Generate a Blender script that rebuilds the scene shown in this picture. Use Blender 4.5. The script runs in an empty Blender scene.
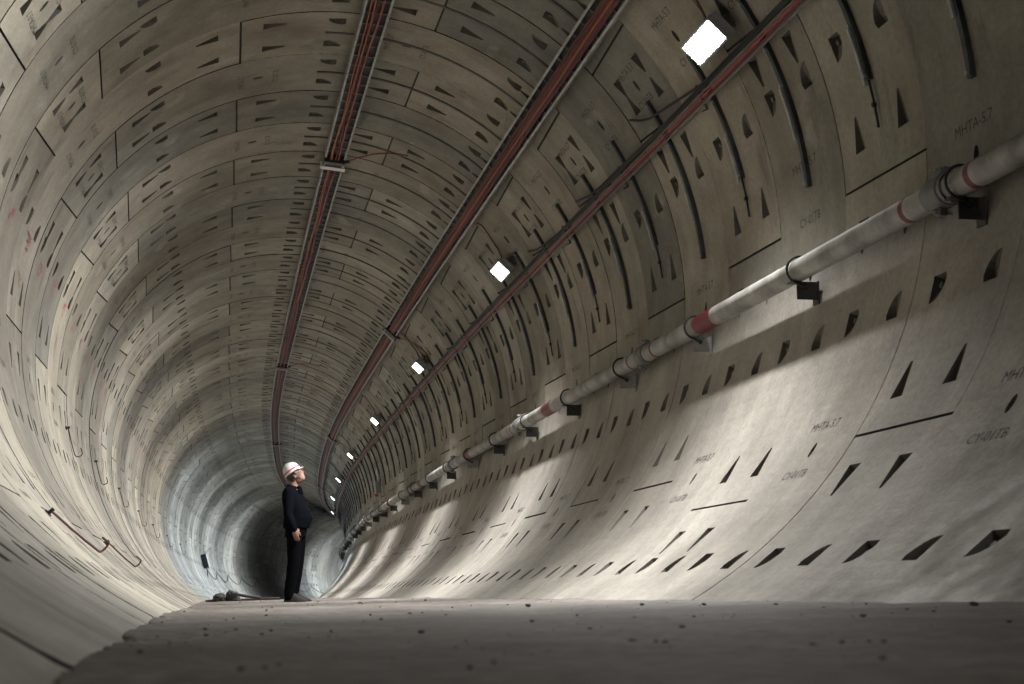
import bpy, bmesh, math, random
import numpy as np
from mathutils import Vector, Matrix
from mathutils.geometry import delaunay_2d_cdt
R_ = random.Random(7)
scene = bpy.context.scene
COL = scene.collection
PI = math.pi
ZUP = 0.30                      # everything is lifted so that the floor lies near z = 0

# ------------------------------------------------------------------ tunnel axis
F_PX, PITCH, ROLL = 1631.37, 0.144541, -0.00064
YAW, GRADE, KV, XO, ZC, S0 = 0.19517, -0.00689, -0.0002, 1.44444, 3.03143, 16.49111
RAD = 3.5639 * .8               # inner radius, metres
RW = 1.2                        # ring width
KN = [0, 10, 20, 30, 40, 55, 70, 85, 100, 130, 260]
KVAL = [.001146, .000661, .000477, .000556, .000215, .00226, .000791, .003236, .006169, .006175, .006177]
def _kap(s): return np.interp(s, KN, KVAL)
_DS = .1
_S = np.arange(-400, 2801)*_DS
_H = np.cumsum(_kap(_S))*_DS
_i0 = 400
_H = _H - _H[_i0] - YAW
_X = np.cumsum(np.sin(_H))*_DS; _Y = np.cumsum(np.cos(_H))*_DS
_X = _X - _X[_i0] + XO*math.cos(YAW); _Y = _Y - _Y[_i0] + XO*math.sin(YAW)
_sz = np.clip(_S, -40, 90)
_Z = ZC + GRADE*_sz + KV*_sz*_sz/2 + np.where(_S > 90, (GRADE+KV*90)*(_S-90), 0)
def axis_at(u):
    s = S0 + 1.5*np.asarray(u, float)
    return np.interp(s, _S, _X)*.8, np.interp(s, _S, _Y)*.8, np.interp(s, _S, _Z)*.8 + ZUP, np.interp(s, _S, _H)
def P(u, phi, dr=0.0):
    """ring coordinate u, angle phi from the crown (positive right), dr metres inward from the lining"""
    u, phi, dr = np.broadcast_arrays(np.asarray(u, float), np.asarray(phi, float), np.asarray(dr, float))
    x, y, z, h = axis_at(u)
    r = RAD - dr
    return np.stack([x + r*np.sin(phi)*np.cos(h), y - r*np.sin(phi)*np.sin(h), z + r*np.cos(phi)], -1)
def frame(u, phi):
    _, _, _, h = axis_at(u); h = float(h)
    t = Vector((math.sin(h), math.cos(h), 0))
    n = -Vector((math.sin(phi)*math.cos(h), -math.sin(phi)*math.sin(h), math.cos(phi)))
    c = Vector((math.cos(phi)*math.cos(h), -math.cos(phi)*math.sin(h), -math.sin(phi)))
    return t, c, n
def FM(u, phi, dr=0.0):
    """matrix: x along the tunnel, y around (increasing phi), z inward"""
    t, c, n = frame(u, phi); p = Vector(P(u, phi, dr))
    return Matrix(((t.x, c.x, n.x, p.x), (t.y, c.y, n.y, p.y), (t.z, c.z, n.z, p.z), (0, 0, 0, 1)))
def zfloor_lr(u):
    s = S0 + 1.5*float(u)
    return s*.8

# ------------------------------------------------------------------ materials
MATS = {}
def mat(name, col, rough=.8, metal=0., bump=0., bscale=20., var=0., vscale=3., emit=None, spec=.5):
    if name in MATS: return MATS[name]
    m = bpy.data.materials.new(name); m.use_nodes = True
    nt = m.node_tree; b = nt.nodes['Principled BSDF']
    b.inputs['Base Color'].default_value = (*col, 1); b.inputs['Roughness'].default_value = rough
    b.inputs['Metallic'].default_value = metal; b.inputs['Specular IOR Level'].default_value = spec
    tc = nt.nodes.new('ShaderNodeTexCoord')
    if var:
        n = nt.nodes.new('ShaderNodeTexNoise'); n.inputs['Scale'].default_value = vscale; n.inputs['Detail'].default_value = 5
        nt.links.new(tc.outputs['Object'], n.inputs['Vector'])
        r = nt.nodes.new('ShaderNodeMapRange'); r.inputs[1].default_value = .3; r.inputs[2].default_value = .7
        r.inputs[3].default_value = 1-var; r.inputs[4].default_value = 1+var
        nt.links.new(n.outputs['Fac'], r.inputs[0])
        v = nt.nodes.new('ShaderNodeVectorMath'); v.operation = 'SCALE'; v.inputs[0].default_value = col
        nt.links.new(r.outputs[0], v.inputs['Scale']); nt.links.new(v.outputs[0], b.inputs['Base Color'])
    if bump:
        n = nt.nodes.new('ShaderNodeTexNoise'); n.inputs['Scale'].default_value = bscale; n.inputs['Detail'].default_value = 4
        nt.links.new(tc.outputs['Object'], n.inputs['Vector'])
        bp = nt.nodes.new('ShaderNodeBump'); bp.inputs['Strength'].default_value = bump; bp.inputs['Distance'].default_value = .01
        nt.links.new(n.outputs['Fac'], bp.inputs['Height']); nt.links.new(bp.outputs[0], b.inputs['Normal'])
    if emit:
        b.inputs['Emission Color'].default_value = (*emit[0], 1); b.inputs['Emission Strength'].default_value = emit[1]
    MATS[name] = m
    return m

def concrete_material():
    m = bpy.data.materials.new('segment_concrete'); m.use_nodes = True
    nt = m.node_tree; L = nt.links; N = nt.nodes.new
    b = nt.nodes['Principled BSDF']; b.inputs['Roughness'].default_value = .62; b.inputs['Specular IOR Level'].default_value = .35
    at = N('ShaderNodeAttribute'); at.attribute_name = 'tone'
    uv = N('ShaderNodeUVMap'); uv.uv_map = 'unrolled'          # metres along / around
    def noise(scale, detail=5, sx=1, sy=1, rough=.55):
        mp = N('ShaderNodeMapping'); mp.inputs['Scale'].default_value = (sx, sy, 1); L.new(uv.outputs[0], mp.inputs[0])
        n = N('ShaderNodeTexNoise'); n.inputs['Scale'].default_value = scale; n.inputs['Detail'].default_value = detail
        n.inputs['Roughness'].default_value = rough
        L.new(mp.outputs[0], n.inputs['Vector']); return n.outputs['Fac']
    def rng(fac, a, c, lo, hi):
        r = N('ShaderNodeMapRange'); r.inputs[1].default_value = a; r.inputs[2].default_value = c
        r.inputs[3].default_value = lo; r.inputs[4].default_value = hi; L.new(fac, r.inputs[0]); return r.outputs[0]
    def mulc(c, f):
        v = N('ShaderNodeVectorMath'); v.operation = 'SCALE'; L.new(c, v.inputs[0]); L.new(f, v.inputs['Scale']); return v.outputs[0]
    def mixc(f, a, colr):
        x = N('ShaderNodeMix'); x.data_type = 'RGBA'; L.new(f, x.inputs['Factor']); L.new(a, x.inputs['A']); x.inputs['B'].default_value = (*colr, 1)
        return x.outputs['Result']
    # the lower walls are washed clean and pale, the upper lining is dirtier and darkened to cut bounced light
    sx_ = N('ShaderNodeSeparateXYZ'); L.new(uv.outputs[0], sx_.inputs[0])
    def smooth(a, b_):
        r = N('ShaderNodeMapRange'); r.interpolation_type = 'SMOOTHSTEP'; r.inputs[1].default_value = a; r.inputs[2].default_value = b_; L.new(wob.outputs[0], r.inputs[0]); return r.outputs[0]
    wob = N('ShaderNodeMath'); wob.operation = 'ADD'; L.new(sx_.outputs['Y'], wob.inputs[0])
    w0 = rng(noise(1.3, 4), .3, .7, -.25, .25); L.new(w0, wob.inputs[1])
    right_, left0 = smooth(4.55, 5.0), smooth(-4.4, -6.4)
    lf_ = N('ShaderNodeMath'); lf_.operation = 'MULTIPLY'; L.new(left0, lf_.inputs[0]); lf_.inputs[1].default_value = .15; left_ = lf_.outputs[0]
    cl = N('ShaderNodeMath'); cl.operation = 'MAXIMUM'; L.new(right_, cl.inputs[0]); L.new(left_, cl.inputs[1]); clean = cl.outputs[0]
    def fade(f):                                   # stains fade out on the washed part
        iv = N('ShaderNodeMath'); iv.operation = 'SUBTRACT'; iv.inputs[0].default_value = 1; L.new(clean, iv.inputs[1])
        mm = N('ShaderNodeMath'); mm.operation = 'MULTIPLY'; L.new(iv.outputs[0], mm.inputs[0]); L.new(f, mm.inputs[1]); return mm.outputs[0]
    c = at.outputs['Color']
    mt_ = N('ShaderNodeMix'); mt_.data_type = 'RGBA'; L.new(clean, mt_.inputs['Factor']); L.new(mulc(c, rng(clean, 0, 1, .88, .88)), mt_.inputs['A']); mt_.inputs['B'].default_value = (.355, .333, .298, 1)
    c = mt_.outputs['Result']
    c = mulc(c, rng(noise(1.1, 7, 1, 1, .62), .3, .7, .72, 1.22))
    c = mulc(c, rng(noise(5., 6, 1, .35), .3, .72, 1.10, .86))       # streaks running round the ring
    c = mulc(c, rng(noise(26., 5), .3, .75, 1.14, .84))
    # brown and dark stains with their own shape
    c = mixc(fade(rng(noise(.9, 7, 1, .6, .65), .52, .72, 0, .7)), c, (.15, .118, .085))
    c = mixc(fade(rng(noise(2.3, 6, 1.6, .5, .65), .58, .76, 0, .65)), c, (.05, .047, .044))
    c = mixc(rng(noise(1.7, 5, .8, 1.3, .6), .60, .76, 0, .6), c, (.42, .40, .36))
    L.new(c, b.inputs['Base Color'])
    bp = N('ShaderNodeBump'); bp.inputs['Strength'].default_value = .45; bp.inputs['Distance'].default_value = .006
    L.new(noise(30., 5), bp.inputs['Height']); L.new(bp.outputs[0], b.inputs['Normal'])
    L.new(rng(noise(3., 4), .3, .7, .5, .8), b.inputs['Roughness'])
    return m
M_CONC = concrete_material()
M_JOINT = mat('black_gasket', (.012, .012, .012), .8)
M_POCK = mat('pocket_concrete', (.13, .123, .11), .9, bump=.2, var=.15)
M_INK = mat('black_stencil_ink', (.03, .03, .03), .7)
M_REDINK = mat('faded_red_marker', (.34, .09, .09), .7)
M_BOLT = mat('bolt_steel', (.16, .16, .15), .7, .2)
M_GALV = mat('galvanised_steel', (.36, .37, .36), .6, .35, var=.25, vscale=9)
M_GALVD = mat('dull_galvanised_steel', (.18, .185, .185), .65, .3, var=.2, vscale=8)
M_CHAN = mat('dark_channel_steel', (.05, .058, .066), .6, .3, var=.3, vscale=12)
M_CHAN2 = mat('flush_grey_channel', (.085, .088, .09), .8, .1, var=.3, vscale=12)
M_BLACK = mat('black_rubber', (.014, .014, .016), .55)
M_BLKST = mat('black_painted_steel', (.03, .03, .033), .45, .5)
M_PRIM = mat('dark_grey_primer', (.055, .058, .058), .6, .2)
M_ORANGE = mat('orange_cable_sheath', (.29, .065, .03), .5)
M_RED2 = mat('dull_red_cable_sheath', (.115, .036, .03), .65)
M_PINK = mat('bright_red_cable_sheath', (.45, .04, .06), .45)
M_REDBAND = mat('dark_red_paint', (.13, .012, .018), .5)
M_REBAR = mat('red_oxide_rebar', (.060, .012, .008), .7)
M_WHITE = mat('white_paint', (.72, .72, .70), .5)
M_GREYBOX = mat('grey_cabinet_paint', (.30, .31, .32), .5)

# ------------------------------------------------------------------ mesh helpers
class MB:
    def __init__(s): s.v = []; s.f = []; s.m = []
    def add(s, vs, fs, mi=0):
        o = len(s.v); s.v += [tuple(v) for v in vs]; s.f += [tuple(i+o for i in f) for f in fs]; s.m += [mi]*len(fs)
    def box(s, M, sx, sy, sz, c=(0, 0, 0), mi=0, bev=0.0):
        x, y, z = sx/2, sy/2, sz/2; cx, cy, cz = c
        if bev <= 0:
            vs = [(cx+a*x, cy+b*y, cz+d*z) for a in (-1, 1) for b in (-1, 1) for d in (-1, 1)]
            fs = [(0, 1, 3, 2), (4, 6, 7, 5), (0, 4, 5, 1), (2, 3, 7, 6), (0, 2, 6, 4), (1, 5, 7, 3)]
        else:
            bm = bmesh.new(); bmesh.ops.create_cube(bm, size=1)
            for v in bm.verts: v.co = Vector((v.co.x*sx+cx, v.co.y*sy+cy, v.co.z*sz+cz))
            bmesh.ops.bevel(bm, geom=bm.edges[:], offset=bev, segments=2, affect='EDGES', profile=.6)
            bm.verts.index_update(); vs = [v.co[:] for v in bm.verts]; fs = [tuple(v.index for v in f.verts) for f in bm.faces]; bm.free()
        s.add([M @ Vector(v) for v in vs], fs, mi)
    def cyl(s, p0, p1, r0, r1=None, n=12, mi=0, caps=True):
        r1 = r0 if r1 is None else r1
        p0, p1 = Vector(p0), Vector(p1); d = (p1-p0).normalized()
        a = d.orthogonal().normalized(); b = d.cross(a)
        vs = []
        for p, r in ((p0, r0), (p1, r1)):
            vs += [p + a*math.cos(2*PI*i/n)*r + b*math.sin(2*PI*i/n)*r for i in range(n)]
        fs = [(i, (i+1) % n, n+(i+1) % n, n+i) for i in range(n)]
        if caps: fs += [tuple(reversed(range(n))), tuple(range(n, 2*n))]
        s.add(vs, fs, mi)
    def tube(s, pts, r, n=6, mi=0, closed=False):
        pts = [Vector(p) for p in pts]; k = len(pts); vs = []; a = None
        for i, p in enumerate(pts):
            d = (pts[(i+1) % k] - pts[i-1]) if closed else (pts[min(i+1, k-1)] - pts[max(i-1, 0)])
            d.normalize()
            a = d.orthogonal().normalized() if a is None else (a - d*a.dot(d)).normalized()
            b = d.cross(a); rr = r[i] if isinstance(r, (list, tuple)) else r
            vs += [p + a*math.cos(2*PI*j/n)*rr + b*math.sin(2*PI*j/n)*rr for j in range(n)]
        fs = []
        for i in range(k if closed else k-1):
            i2 = (i+1) % k
            fs += [(i*n+j, i*n+(j+1) % n, i2*n+(j+1) % n, i2*n+j) for j in range(n)]
        if not closed: fs += [tuple(reversed(range(n))), tuple(range((k-1)*n, k*n))]
        s.add(vs, fs, mi)
    def sweep(s, us, phi, dr, prof, mi=0):
        """closed profile of (y around, z inward) metres swept along the tunnel"""
        n = len(prof); vs = []
        for u in us:
            for y, z in prof: vs.append(P(u, phi + y/(RAD-dr), dr+z))
        fs = [(i*n+j, (i+1)*n+j, (i+1)*n+(j+1) % n, i*n+(j+1) % n) for i in range(len(us)-1) for j in range(n)]
        fs += [tuple(range(n)), tuple(reversed(range((len(us)-1)*n, len(us)*n)))]
        s.add(vs, fs, mi)
    def build(s, name, mats, parent=None, smooth=False, origin=None, fixn=True):
        me = bpy.data.meshes.new(name)
        o0 = Vector(origin) if origin is not None else Vector((0, 0, 0))
        me.from_pydata([(Vector(v)-o0)[:] for v in s.v], [], s.f)
        for m in (mats if isinstance(mats, (list, tuple)) else [mats]): me.materials.append(m)
        me.polygons.foreach_set('material_index', s.m)
        if fixn:
            bm = bmesh.new(); bm.from_mesh(me); bmesh.ops.recalc_face_normals(bm, faces=bm.faces[:]); bm.to_mesh(me); bm.free()
        if smooth: me.polygons.foreach_set('use_smooth', [True]*len(me.polygons))
        me.update()
        if smooth: me.set_sharp_from_angle(angle=math.radians(40))
        ob = bpy.data.objects.new(name, me); COL.objects.link(ob)
        ob.location = o0
        if parent:
            ob.parent = parent; ob.location = o0 - parent.location if origin is not None else -parent.location
        return ob
def tag(o, label, cat, group=None, kind=None):
    if label: o['label'] = label
    if cat: o['category'] = cat
    if group: o['group'] = group
    if kind: o['kind'] = kind
    return o
def empty(name, loc, label, cat, group=None):
    o = bpy.data.objects.new(name, None); COL.objects.link(o); o.location = loc; o.empty_display_size = .1
    return tag(o, label, cat, group)
ORD = ['nearest', 'second', 'third', 'fourth', 'fifth', 'sixth', 'seventh', 'eighth', 'ninth', 'tenth', 'eleventh', 'twelfth',
 'thirteenth', 'fourteenth', 'fifteenth', 'sixteenth', 'seventeenth', 'eighteenth', 'nineteenth', 'twentieth']
ONES = ['', 'first', 'second', 'third', 'fourth', 'fifth', 'sixth', 'seventh', 'eighth', 'ninth']
TENS = {2: 'twenty', 3: 'thirty', 4: 'forty', 5: 'fifty', 6: 'sixty', 7: 'seventy'}
def ordn(i):                                   # 0 -> nearest
    if i < 20: return ORD[i]
    k = i+1; t, o = divmod(k, 10)
    return (TENS[t] + '-' + ONES[o]) if o else {2: 'twentieth', 3: 'thirtieth', 4: 'fortieth', 5: 'fiftieth', 6: 'sixtieth', 7: 'seventieth'}[t]

# ------------------------------------------------------------------ lining rings
DSP = .6195
JA = [(-2.95, -2.95), (-2.29, -2.29), (-1.104, -1.069), (-.812, -.837), (.302, .3025), (1.551, 1.544), (2.79, 2.79), (2.95, 2.95)]
JB = [(-2.95, -2.95), (-2.83, -2.83), (-1.585, -1.577), (-.3296, -.3244), (.7886, .8042), (1.078, 1.053), (2.16, 2.16), (2.95, 2.95)]
JC = JB[:-2] + [(2.285, 2.285), (2.95, 2.95)]
KEY = {'A': 2, 'B': 4, 'C': 4}
def text_tris(txt):
    cu = bpy.data.curves.new('t', 'FONT'); cu.body = txt; cu.size = 1; cu.align_x = 'CENTER'; cu.resolution_u = 2
    o = bpy.data.objects.new('t', cu); COL.objects.link(o)
    bpy.context.view_layer.update()
    me = bpy.data.meshes.new_from_object(o.evaluated_get(bpy.context.evaluated_depsgraph_get()))
    v = np.array([w.co[:2] for w in me.vertices]); f = [tuple(p.vertices) for p in me.polygons]
    bpy.data.objects.remove(o); bpy.data.curves.remove(cu); bpy.data.meshes.remove(me)
    return v, f
TXT = [text_tris('MHTA-5.7'), text_tris('CY-01TB')]
def ring_template(J, kind):
    """list of panels: dict(pts (x metres, phi, dr), faces, mat, tone-region) in ring coordinates"""
    V = []; Fc = []; Mi = []; Seg = []
    def addv(x, ph, dr): V.append((x, ph, dr)); return len(V)-1
    G = .009
    for k in range(len(J)-1):
        (an, af), (bn, bf) = J[k], J[k+1]
        first, last = k == 0, k == len(J)-2
        ja = lambda x: an + (af-an)*x/RW + (0 if first else G/RAD)
        jb = lambda x: bn + (bf-bn)*x/RW - (0 if last else G/RAD)
        x0, x1 = (.012 if (an+bn)/2 < .75 else .003), RW-(.007 if (an+bn)/2 < .75 else .003)
        # pockets
        pk = []
        key = kind in KEY and k == KEY[kind]
        def wedge(xc, jf, sg, d0, d1):
            j = jf(xc); b = j + sg*d0; t = j + sg*d1
            wb, wt = .078, .016
            top = [(xc-wb, b), (xc-wt, t), (xc+wt, t), (xc+wb, b)]
            bot = [((xc-wb*.86), b + sg*.004, .06), (xc-wt*.6, t - sg*.006, .012), (xc+wt*.6, t - sg*.006, .012), (xc+wb*.86, b + sg*.004, .06)]
            pk.append((top, bot, None))
        for xc in (.225*RW, .755*RW):
            if not first: wedge(xc, ja, 1, *((.068, .128) if key else ((.05, .125) if kind in 'BC' and k == KEY[kind]+1 else (.072, .150))))
            if not last: wedge(xc, jb, -1, *((.068, .128) if key else (.072, .150)))
        lo, hi = max(ja(0), ja(RW)), min(jb(0), jb(RW))
        if not key:
            for q in range(-4, 5):
                pc = -.013 + q*.6235
                if pc - .045 < lo or pc + .045 > hi: continue
                for side in (0, 1):
                    if side == 0: xe, sx, sy = .165, 1, 1      # near the camera-side joint, flat edge at larger phi
                    else: xe, sx, sy = RW*.80, -1, -1
                    pts = []
                    w, h = .17, .029
                    pts.append((xe, pc + sy*h)); pts.append((xe + sx*w*.86, pc + sy*h))
                    for a in np.linspace(.15, 1, 6)[:-1]:
                        pts.append((xe + sx*w*math.cos(a*PI/2)**.75, pc + sy*h*(1-2*math.sin(a*PI/2))))
                    pts.append((xe + sx*.012, pc - sy*h))
                    mx = xe + sx*w*.4
                    bot = []
                    for (x, p) in pts:
                        tt = (p - (pc - sy*h))/(2*sy*h)
                        bot.append((mx + (x-mx)*.85, pc + (p-pc)*.9, .008 + .065*tt))
                    pk.append((pts, bot, (xe + sx*.055, pc + sy*h*.35)))
        cm = (lo+hi)/2
        if hi - lo > .2 and not first and not last:
            hp = [(RW*.5 + .03*math.cos(a), cm + .019*math.sin(a)) for a in np.linspace(0, 2*PI, 11)[:-1]]
            pk.append((hp, [(RW*.5+(x-RW*.5)*.8, cm+(p-cm)*.85, .07) for x, p in hp], None))
        # triangulate in metres
        pts2 = []; eds = []
        ny = max(2, int((jb(0)-ja(0))/.045))
        out = [(x0, ja(x0) + (jb(x0)-ja(x0))*i/ny) for i in range(ny+1)] + [(x1, jb(x1) + (ja(x1)-jb(x1))*i/ny) for i in range(ny+1)]
        def loop(ps):
            o = len(pts2); pts2.extend([Vector((x, p*RAD)) for x, p in ps]); n = len(ps)
            eds.extend([(o+i, o+(i+1) % n) for i in range(n)]); return o
        loop(out)
        for p in pk: loop(p[0])
        for i in range(1, ny):
            for xx in (.3, .6, .9):
                ph = ja(xx) + (jb(xx)-ja(xx))*i/ny
                if not any(min(a for a, _ in q[0])-.01 < xx < max(a for a, _ in q[0])+.01 and min(b for _, b in q[0])-.004 < ph < max(b for _, b in q[0])+.004 for q in pk):
                    pts2.append(Vector((xx, ph*RAD)))
        vo, _e, fo, *_r = delaunay_2d_cdt(pts2, eds, [], 0, 1e-6)
        def inside(x, y, poly):
            c = False; n = len(poly)
            for i in range(n):
                (xa, ya), (xb, yb) = poly[i], poly[i-1]
                if (ya > y) != (yb > y) and x < (xb-xa)*(y-ya)/(yb-ya)+xa: c = not c
            return c
        holes = [[(x, p*RAD) for x, p in q[0]] for q in pk]
        idx = [addv(v.x, v.y/RAD, 0) for v in vo]
        for f in fo:
            cx = sum(vo[i].x for i in f)/len(f); cy = sum(vo[i].y for i in f)/len(f)
            if any(inside(cx, cy, h) for h in holes): continue
            Fc.append(tuple(idx[i] for i in f)); Mi.append(0); Seg.append(k)
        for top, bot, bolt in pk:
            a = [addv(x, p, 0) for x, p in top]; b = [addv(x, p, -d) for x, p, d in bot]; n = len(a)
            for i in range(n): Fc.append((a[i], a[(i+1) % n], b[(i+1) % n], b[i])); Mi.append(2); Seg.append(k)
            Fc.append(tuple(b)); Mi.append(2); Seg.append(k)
            if bolt:
                bx, bp = bolt
                ra = [addv(bx + .017*math.cos(2*PI*i/6), bp + .017/RAD*math.sin(2*PI*i/6), -.05) for i in range(6)]
                rb = [addv(bx + .017*math.cos(2*PI*i/6), bp + .017/RAD*math.sin(2*PI*i/6), -.022) for i in range(6)]
                for i in range(6): Fc.append((ra[i], ra[(i+1) % 6], rb[(i+1) % 6], rb[i])); Mi.append(5); Seg.append(k)
                Fc.append(tuple(rb)); Mi.append(5); Seg.append(k)
        # bevelled joint edges and the gasket in the groove
        n = len(out)
        oa = [addv(x, p, 0) for x, p in out]
        ob = [addv(min(max(x, x0), x1) + (-.001 if x < .6 else .001), p, -.03) for x, p in out]
        dusty = (an+bn)/2 > 1.
        for i in range(n): Fc.append((oa[i], oa[(i+1) % n], ob[(i+1) % n], ob[i])); Mi.append(0 if dusty and i not in (ny, n-1) else 1); Seg.append(k)
        e = .026/RAD
        for i in range(ny):        # black gasket strips under the ring joints
            for xa_, xb_ in ((-.001, .018), (RW-.014, RW+.001)):
                p0 = ja(0)-e + (jb(0)-ja(0)+2*e)*i/ny; p1 = ja(0)-e + (jb(0)-ja(0)+2*e)*(i+1)/ny
                q = [addv(xa_, p0, -.02), addv(xb_, p0, -.02), addv(xb_, p1, -.02), addv(xa_, p1, -.02)]
                Fc.append(tuple(q)); Mi.append(1); Seg.append(k)
        if not last:
            q = [addv(0, bn-e*.6, -.018), addv(RW, bf-e*.6, -.018), addv(RW, bf+e*.6, -.018), addv(0, bn+e*.6, -.018)]
            Fc.append(tuple(q)); Mi.append(1); Seg.append(k)
        if hi - lo > .2 and not first and not last:           # stencilled marks either side of the lifting socket
            for tv, tf, off in ((*TXT[0], -.062), (*TXT[1], .062)):
                if kind == 'C' and k == 5: off = 1.415-cm if off < 0 else 1.547-cm
                if key: off *= .8
                sc = .075
                o = len(V)
                for (a, b2) in tv: addv(RW*.52 - a*sc*1.35, cm + off - (b2-.35)*sc*1.15/RAD, .0015)
                for f in tf: Fc.append(tuple(o+i for i in f)); Mi.append(3); Seg.append(k)
    return np.array(V), Fc, Mi, Seg
TPL = {k: ring_template(J, k) for k, J in (('A', JA), ('B', JB), ('C', JC))}
def plain_template():
    V = []; F = []; 
    phs = np.linspace(-2.95, 2.95, 61)
    for p in phs:
        for x, d in ((0, -.02), (.006, -.02), (.006, 0), (RW-.006, 0), (RW-.006, -.02), (RW, -.02)): V.append((x, p, d))
    Mi = []
    for i in range(60):
        for j in range(5): F.append((i*6+j, i*6+j+1, i*6+j+7, i*6+j+6)); Mi.append(1 if j in (0, 4) else 0)
    return np.array(V), F, Mi, [int(i/10) for i in range(60) for j in range(5)]
TPLP = plain_template()

SEGCOL = [(.41, .385, .345), (.38, .36, .325), (.43, .40, .35), (.375, .36, .335), (.42, .40, .365), (.45, .425, .38), (.385, .355, .31), (.425, .395, .34)]
class Big:
    def __init__(s): s.v = []; s.n = 0; s.f = []; s.m = []; s.uv = []; s.col = []
BIG = {'wall_left': Big(), 'ceiling': Big(), 'wall_right': Big()}
U_MIN, U_DET, U_MAX = -26, 74, 150
for i in range(U_MIN, U_MAX):
    kind = 'A' if i % 2 == 0 else 'B'
    if i == -3: kind = 'C'
    V, Fc, Mi, Seg = TPL[kind] if -9 <= i < U_DET else TPLP
    rng = random.Random(i*17+5)
    nseg = 8
    lip = [rng.uniform(-.004, .004) for _ in range(nseg)]
    tone = []
    for _ in range(nseg):
        c = SEGCOL[rng.randrange(len(SEGCOL))]; g = rng.uniform(.72, 1.26)*.74
        tone.append((c[0]*g, c[1]*g*.985, c[2]*g*.90))
    segv = np.zeros(len(V), int)
    for f, sg in zip(Fc, Seg):
        for j in f: segv[j] = sg
    dr = V[:, 2] + np.array(lip)[segv]
    W = P(i + V[:, 0]/RW, V[:, 1], dr)
    uvx = i*RW + V[:, 0]; uvy = V[:, 1]*RAD
    fphi = {}
    sel = {'wall_left': [], 'ceiling': [], 'wall_right': []}
    for q, f in enumerate(Fc):
        ph = V[f[0], 1]
        sel['wall_left' if ph < -.62 else ('ceiling' if ph < 1.02 else 'wall_right')].append(q)
    for nm, qs in sel.items():
        B = BIG[nm]; used = sorted({j for q in qs for j in Fc[q]}); mp = {j: B.n+a for a, j in enumerate(used)}
        B.v.append(W[used]); B.n += len(used)
        for q in qs:
            f = Fc[q]; B.f.append(tuple(mp[j] for j in f)); B.m.append(Mi[q])
            for j in f: B.uv += (uvx[j], uvy[j])
            B.col += [*tone[Seg[q]], 1.]*len(f)
# faint red hand marks on the left wall segments
def stroke(B, pts, w):
    for (a, b) in zip(pts[:-1], pts[1:]):
        d = np.array([(b[0]-a[0])*RW, (b[1]-a[1])*RAD]); n = np.array([-d[1], d[0]])/np.linalg.norm(d)*w/2
        q = [(a[0]+n[0]/RW, a[1]+n[1]/RAD), (a[0]-n[0]/RW, a[1]-n[1]/RAD), (b[0]-n[0]/RW, b[1]-n[1]/RAD), (b[0]+n[0]/RW, b[1]+n[1]/RAD)]
        B.v.append(P([p[0] for p in q], [p[1] for p in q], .006)); B.f.append(tuple(range(B.n, B.n+4))); B.n += 4; B.m.append(4)
        B.uv += [0, 0]*4; B.col += [1., 1., 1., 1.]*4
for i in range(0, 26):
    rr = random.Random(i+300); B = BIG['wall_left']; uc, pc = i+.45, -1.31 - rr.uniform(0, .02)
    for g in range(3):
        z0 = pc + (g-1)*.016
        pts = [(uc + rr.uniform(-.14, .14), z0 + rr.uniform(-.009, .009)) for _ in range(5)]
        stroke(B, pts, .010)
    if i % 3 == 1:
        stroke(B, [(uc-.1, -1.42), (uc+.12, -1.43), (uc, -1.445), (uc+.13, -1.46)], .010)
for nm, B in BIG.items():
    me = bpy.data.meshes.new(nm)
    me.from_pydata(np.concatenate(B.v).tolist(), [], B.f)
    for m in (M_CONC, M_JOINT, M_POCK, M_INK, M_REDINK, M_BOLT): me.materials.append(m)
    me.polygons.foreach_set('material_index', B.m)
    uvl = me.uv_layers.new(name='unrolled'); uvl.data.foreach_set('uv', B.uv)
    ca = me.color_attributes.new('tone', 'FLOAT_COLOR', 'CORNER'); ca.data.foreach_set('color', B.col)
    me.update()
    o = bpy.data.objects.new(nm, me); COL.objects.link(o)
    tag(o, {'wall_left': 'left half of the curved concrete segment lining', 'ceiling': 'crown of the curved concrete segment lining', 'wall_right': 'right side of the curved concrete segment lining'}[nm], 'wall' if nm != 'ceiling' else 'ceiling', None, 'structure')

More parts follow.
